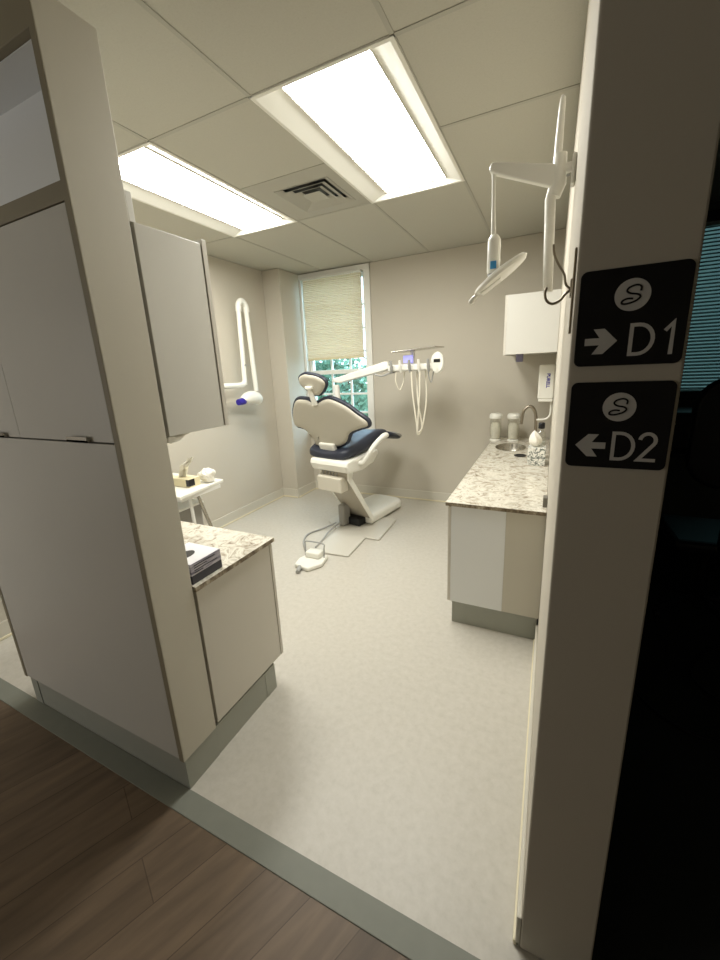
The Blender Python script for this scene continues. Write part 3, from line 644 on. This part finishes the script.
MB().lathe([(.001, .01), (.031, .01), (.031, .13), (.001, .13)], (-.042, 3.25, .7705), 24).obj('liquid', mat('clear_gel', (214, 216, 206), .2), t, smooth=True)
MB().lathe([(.022, .232), (.023, .236), (.023, .272), (.020, .276), (.001, .276)], (-.042, 3.25, .7705), 20).obj('cap', BLACK, t, smooth=True)
tag(MB().box(XR - .022, XR - .0005, 2.11, 2.16, .7705, .822).obj('outlet_box', mat('grey_outlet_metal', (120, 116, 106), .5), bevel=.003), 'small grey block against the right wall at the near end of the counter', 'outlet')

# right upper cabinet
t = thing('wall_cabinet', (-.16, 3.8, 1.55), 'white upper cabinet mounted on the right wall over the sink', 'cabinet')
MB().box(-.329, XR - .001, 3.28, 3.30, 1.557, 1.98).obj('end_panel', GLOSS, t, bevel=.0015)
MB().box(-.325, XR - .002, 3.302, YF - .002, 1.56, 1.978).obj('carcass', CHW, t)
for k in range(2): MB().box(-.346, -.3295, 3.282 + k * .44, 3.718 + k * .44, 1.553, 1.98).obj('door', SATIN, t, bevel=.0015)
tag(MB().lathe([(.024, 0), (.027, .01), (.027, .06)], (-.235, 3.40, 1.4995), 20).obj('cabinet_fitting', mat('greyed_lilac_plastic', (116, 112, 138), .5), smooth=True), 'small greyish lilac fitting under the right upper cabinet', 'fitting')

# sanitizer dispenser
def text_obj(name, s, size, m_, mtx, parent, ext=.0006, squeeze=1.0, bold=0.0):
    cu = bpy.data.curves.new(name, 'FONT'); cu.body = s; cu.size = size; cu.extrude = ext; cu.align_x = 'CENTER'; cu.align_y = 'CENTER'; cu.offset = bold
    tmp = bpy.data.objects.new(name + '_tmp', cu); COL.objects.link(tmp)
    dg = bpy.context.evaluated_depsgraph_get(); me = bpy.data.meshes.new_from_object(tmp.evaluated_get(dg))
    bpy.data.objects.remove(tmp); bpy.data.curves.remove(cu)
    me.transform(mtx @ Matrix.Diagonal((squeeze, 1, 1, 1))); me.materials.clear(); me.materials.append(m_)
    o = bpy.data.objects.new(name, me); COL.objects.link(o); o.parent = parent; o.matrix_parent_inverse = parent_world(parent).inverted()
    return o
FACE = Matrix.Rotation(PI / 2, 4, 'X')     # text lying in XZ plane, readable from -Y
t = thing('sanitizer_dispenser', (-.03, 3.5, 1.18), 'white hand sanitizer dispenser with purple lettering on the right wall', 'dispenser')
MB().box(-.092, XR - .001, 3.5, 3.6, 1.20, 1.468).obj('body', CHW, t, bevel=.012, seg=3)
MB().box(-.085, XR - .004, 3.505, 3.595, 1.178, 1.202).obj('drip_lip', CHW, t, bevel=.006)
text_obj('logo', 'PURELL', .034, PURP, Matrix.Translation((-.022, 3.4992, 1.345)) @ FACE @ Matrix.Rotation(-PI / 2, 4, 'Z'), t, bold=.001)
MB().tube(smoothpts([(.012, 3.55, 1.19), (.012, 3.55, 1.10), (.006, 3.55, 1.06), (-.02, 3.55, 1.035), (-.06, 3.55, 1.028), (-.09, 3.55, 1.026)], False, 5), .008, 10).obj('drain_tube', CHW, t, smooth=True)

# ------------------------------------------------------------------ examination lamp on the right wall
t = thing('examination_lamp', (-.03, 1.5, 1.72), 'white dental examination lamp hanging from a jointed arm on the right wall', 'lamp'); Y = 1.5
MB().box(XR - .012, XR - .0005, Y - .02, Y + .02, 2.01, 2.09).obj('wall_mount', CHW, t, bevel=.005)
MB().tube(smoothpts([(-.022, Y, 2.245), (-.024, Y, 2.235), (-.026, Y, 2.16), (-.027, Y, 2.07)], False, 4), [.004, .005, .006, .007, .008, .009, .009, .010, .010, .011, .011, .012, .012], 12).obj('upper_rod', CHW, t, smooth=True)
MB().tube([(-.020, Y, 2.10), (-.020, Y, 2.02), (-.030, Y, 1.99)], [.018, .021, .018], 16).obj('joint', CHW, t, smooth=True)
MB().tube([(-.02, Y, 2.06), (XR - .01, Y, 2.06)], .014, 14).obj('wall_pin', CHW, t, smooth=True)
MB().lathe([(.001, .0), (.005, 0), (.005, .004), (.001, .004)], (.004, Y - .022, 2.03), 12).obj('joint_screw', GREYH, t)
b = MB(); b.prism([(-.222, Y - .014, 2.110), (-.216, Y - .014, 2.120), (-.20, Y - .014, 2.118), (-.035, Y - .014, 2.076), (-.026, Y - .014, 2.066), (-.027, Y - .014, 2.028), (-.036, Y - .014, 2.014), (-.21, Y - .014, 2.088), (-.222, Y - .014, 2.095)], (0, .028, 0)); b.obj('arm', CHW, t, bevel=.006, seg=3)
MB().tube([(-.210, Y, 2.10), (-.207, Y, 2.0), (-.204, Y, 1.908)], [.006, .006, .0085], 12).obj('drop_rod', CHW, t, smooth=True)
MB().lathe([(.001, .118), (.010, .118), (.018, .108), (.021, .10), (.021, .008), (.018, 0), (.001, 0)], (-.201, Y, 1.797), 18).obj('handle', CHW, t, smooth=True)
MB().lathe([(.001, 0), (.019, 0), (.019, .006), (.001, .006)], (-.201, Y, 1.791), 18).obj('handle_ring', GREYH, t, smooth=True)
MB().box(-.2085, -.189, Y - .0225, Y - .0195, 1.808, 1.832).obj('sticker', BLUE, t, bevel=.001)
ang = math.atan2(1.850 - 1.735, -.098 + .27)
hm = Matrix.Translation((-.18, Y + .01, 1.792)) @ Matrix.Rotation(-ang, 4, 'Y')
b = MB(); b.lathe([(.001, -.012), (.7, -.012), (.92, -.008), (1, 0), (.94, .008), (.6, .014), (.001, .016)], (0, 0, 0), 32, .098, .06); b.bm.transform(hm); b.obj('lamp_head', CHW, t, smooth=True)
b = MB(); b.box(-.08, .0, -.025, .025, -.016, .006); b.bm.transform(hm); b.obj('reflector_housing', CHW, t, bevel=.006, seg=3)
b = MB(); b.tube([(-.085, 0, -.004), (-.105, 0, -.006), (-.118, 0, -.010), (-.126, 0, -.012)], [.006, .008, .010, .006], 12); b.bm.transform(hm); b.obj('grip', CHW, t, smooth=True)
MB().tube([(-.030, Y, 2.03), (-.040, Y, 1.985), (-.030, Y, 1.72)], [.014, .0155, .0145], 16).obj('folded_arm', CHW, t, smooth=True)

# hook near the door edge
t = thing('coat_hook', (.02, .85, 1.6), 'curved pewter coat hook on the right wall edge beside the signs', 'hook'); Y = .85
MB().box(XR - .004, XR - .0003, .80, .812, 1.55, 1.685).obj('back_plate', BRONZE, t, bevel=.001)
MB().box(XR - .006, XR - .0003, .838, .862, 1.615, 1.645).obj('hook_mount', BRONZE, t, bevel=.002)
MB().tube(smoothpts([(XR - .004, Y, 1.628), (.012, Y, 1.638), (.008, Y, 1.655), (-.002, Y, 1.672), (-.010, Y, 1.69), (-.012, Y, 1.706)], False, 5), .0022, 10).obj('upper_prong', BRONZE, t, smooth=True)
MB().tube(smoothpts([(XR - .004, Y, 1.628), (.013, Y, 1.622), (.004, Y, 1.611), (-.008, Y, 1.607), (-.018, Y, 1.614), (-.021, Y, 1.626), (-.019, Y, 1.636)], False, 5), .0024, 10).obj('lower_prong', BRONZE, t, smooth=True)

# ------------------------------------------------------------------ signs
def rrect(x0, x1, z0, z1, r, y, n=6):
    P = []
    for (cx_, cz_, a0) in ((x1 - r, z1 - r, 0), (x0 + r, z1 - r, PI / 2), (x0 + r, z0 + r, PI), (x1 - r, z0 + r, 1.5 * PI)):
        for k in range(n + 1): a = a0 + (PI / 2) * k / n; P.append((cx_ + r * math.cos(a), y, cz_ + r * math.sin(a)))
    return P
def sign(z0, z1, word, right, label):
    t = thing('room_sign', (.105, YJ, z0), label, 'sign', 'black room signs')
    y = YJ - .004; x0, x1 = .032, .177
    MB().prism(rrect(x0, x1, z0, z1, .010, y), (0, .0035, 0)).obj('plate', SIGN, t, bevel=.0006)
    cz = z1 - .041; cxx = .104
    b = MB(); b.prism([(cxx + .0235 * math.cos(2 * PI * k / 40), y - .0006, cz + .0235 * math.sin(2 * PI * k / 40)) for k in range(40)], (0, .0008, 0)); b.obj('emblem_disc', SIGNW, t)
    s = [(q_[0] * .00030, q_[1] * .00030) for q_ in ((32, 16), (32, 38), (12, 48), (-16, 38), (-24, 22), (-10, 8), (22, 0), (32, -14), (16, -32), (-18, -44), (-40, -42), (-40, -28), (-20, -18), (4, -20))]
    MB().tube(smoothpts([(cxx + u * 1.05, y - .0010, cz + v * .95) for u, v in s], False, 5), .0014, 8).obj('emblem_letter', SIGN, t, smooth=True)
    mz = z0 + .0385; sg = 1 if right else -1
    ax = .068
    A = [(-.0225, .0055), (-.002, .0055), (-.0115, .0195), (.004, .0195), (.0225, 0), (.004, -.0195), (-.0115, -.0195), (-.002, -.0055), (-.0225, -.0055)]
    MB().prism([(ax + u * sg, y - .0006, mz + v) for u, v in A], (0, .0008, 0)).obj('arrow', SIGNW, t)
    lx = .1085 if right else .1015
    strokes = [[(0, 0), (0, .044)] + [(.0095 + .019 * math.cos(math.radians(90 - 15 * q_)), .022 + .022 * math.sin(math.radians(90 - 15 * q_))) for q_ in range(13)] + [(0, 0)]]
    strokes.append([(.043, .0325), (.0525, .044), (.0525, -.0027)] if right else [(.0475 + .0105 * math.cos(math.radians(175 - 15 * q_)), .033 + .011 * math.sin(math.radians(175 - 15 * q_))) for q_ in range(15)] + [(.0365, .0), (.0605, .0)])
    b = MB()
    for st in strokes:
        P = [Vector((u, v)) for u, v in st]; w = .0027; closed = st[0] == st[-1]
        if closed: P = P[:-1]
        n = len(P); La, Ra = [], []
        for i in range(n):
            a_ = P[(i - 1) % n] if closed or i > 0 else P[i] - (P[1] - P[0]); c_ = P[(i + 1) % n] if closed or i < n - 1 else P[i] + (P[i] - P[i - 1])
            d0 = (P[i] - a_).normalized(); d1 = (c_ - P[i]).normalized(); n0 = Vector((-d0.y, d0.x)); n1 = Vector((-d1.y, d1.x)); m_ = (n0 + n1).normalized(); k_ = w / max(.45, m_.dot(n0))
            La.append(P[i] + m_ * k_); Ra.append(P[i] - m_ * k_)
        for i in range(n if closed else n - 1):
            j = (i + 1) % n
            b.prism([(lx + q_.x, y - .0007, z0 + .0165 + q_.y) for q_ in (La[i], La[j], Ra[j], Ra[i])], (0, .0009, 0))
    b.obj('lettering', SIGNW, t)
sign(1.494, 1.640, 'D1', True, 'black D1 sign with right arrow on the wall end, upper of the two')
sign(1.323, 1.468, 'D2', False, 'black D2 sign with left arrow on the wall end, lower of the two')

# ------------------------------------------------------------------ dim things in the neighbouring room
t = thing('office_chair', (.9, 2.5, 0), 'black padded office chair in the dark room at the right edge', 'office chair')
b = MB(); b.prism([(p[0], 2.42, p[2]) for p in rrect(.64, 1.10, .84, 1.40, .16, 0, 8)], (0, .07, 0)); b.obj('backrest', BLACK, t, bevel=.02, seg=3)
MB().box(.66, 1.1, 2.5, 2.95, .44, .52).obj('seat', BLACK, t, bevel=.03, seg=3)
MB().box(.85, .91, 2.49, 2.53, .46, .90).obj('back_support', BLACK, t, bevel=.01)
MB().tube([(.88, 2.72, .08), (.88, 2.72, .45)], .025, 12).obj('column', BLACK, t, smooth=True)
for k in range(5):
    a = 2 * PI * k / 5; e = (.88 + .28 * math.cos(a), 2.72 + .28 * math.sin(a))
    MB().tube([(.88, 2.72, .10), (e[0], e[1], .07)], [.022, .015], 8).obj('base_arm', BLACK, t)
    MB().tube([(e[0] - .012, e[1], .027), (e[0] + .012, e[1], .027)], .027, 14).obj('caster', BLACK, t, smooth=True)
t = thing('desk', (1.2, 3.9, 0), 'dark desk under the window of the neighbouring dark room', 'desk')
MB().box(.6, 2.2, 3.55, 4.14, .76, .79).obj('desk_top', BLACK, t, bevel=.003)
for x in (.63, 2.15): MB().box(x, x + .03, 3.58, 4.12, 0, .76).obj('leg_panel', BLACK, t, bevel=.002)
t = thing('desk_printer', (.98, 3.85, .79), 'dark printer with a small white glint on the dim desk', 'printer')
MB().box(.74, 1.12, 3.65, 4.05, .7905, 1.08).obj('body', BLACK, t, bevel=.02, seg=3)
MB().box(.80, .86, 3.643, 3.652, .99, 1.0).obj('printer_glint', WHITE, t)  # white bar standing in for a glint
tag(MB().tube(smoothpts([(.5, 2.2, .008), (.42, 1.95, .008), (.52, 1.75, .008), (.7, 1.7, .008), (.8, 1.85, .008), (.7, 2.1, .008), (.95, 2.4, .008), (1.3, 2.3, .008)], False, 6), .007, 8).obj('floor_cable', BLACK, smooth=True), 'black cable looped on the dark carpet of the neighbouring room', 'cable')

# ------------------------------------------------------------------ light
W = bpy.data.worlds.new('sky'); S.world = W; W.use_nodes = True
bg = W.node_tree.nodes['Background']; bg.inputs[0].default_value = (0.62, 0.8, 1.0, 1); bg.inputs[1].default_value = 3.0
def lamp(name, loc, energy, size, col=(1, .93, .82), sy=None):
    l = bpy.data.lights.new(name, 'AREA'); l.energy = energy; l.size = size; l.color = col
    if sy: l.shape = 'RECTANGLE'; l.size_y = sy
    o = bpy.data.objects.new(name, l); COL.objects.link(o); o.location = loc; return o
o = lamp('corridor_fill_light', (-3.3, -1.55, 1.45), 8.5, .7, (1, .97, .93), 1.3)  # unseen area light added to brighten the cabinet doors and niche
o.rotation_euler = (PI / 2, 0, 0)
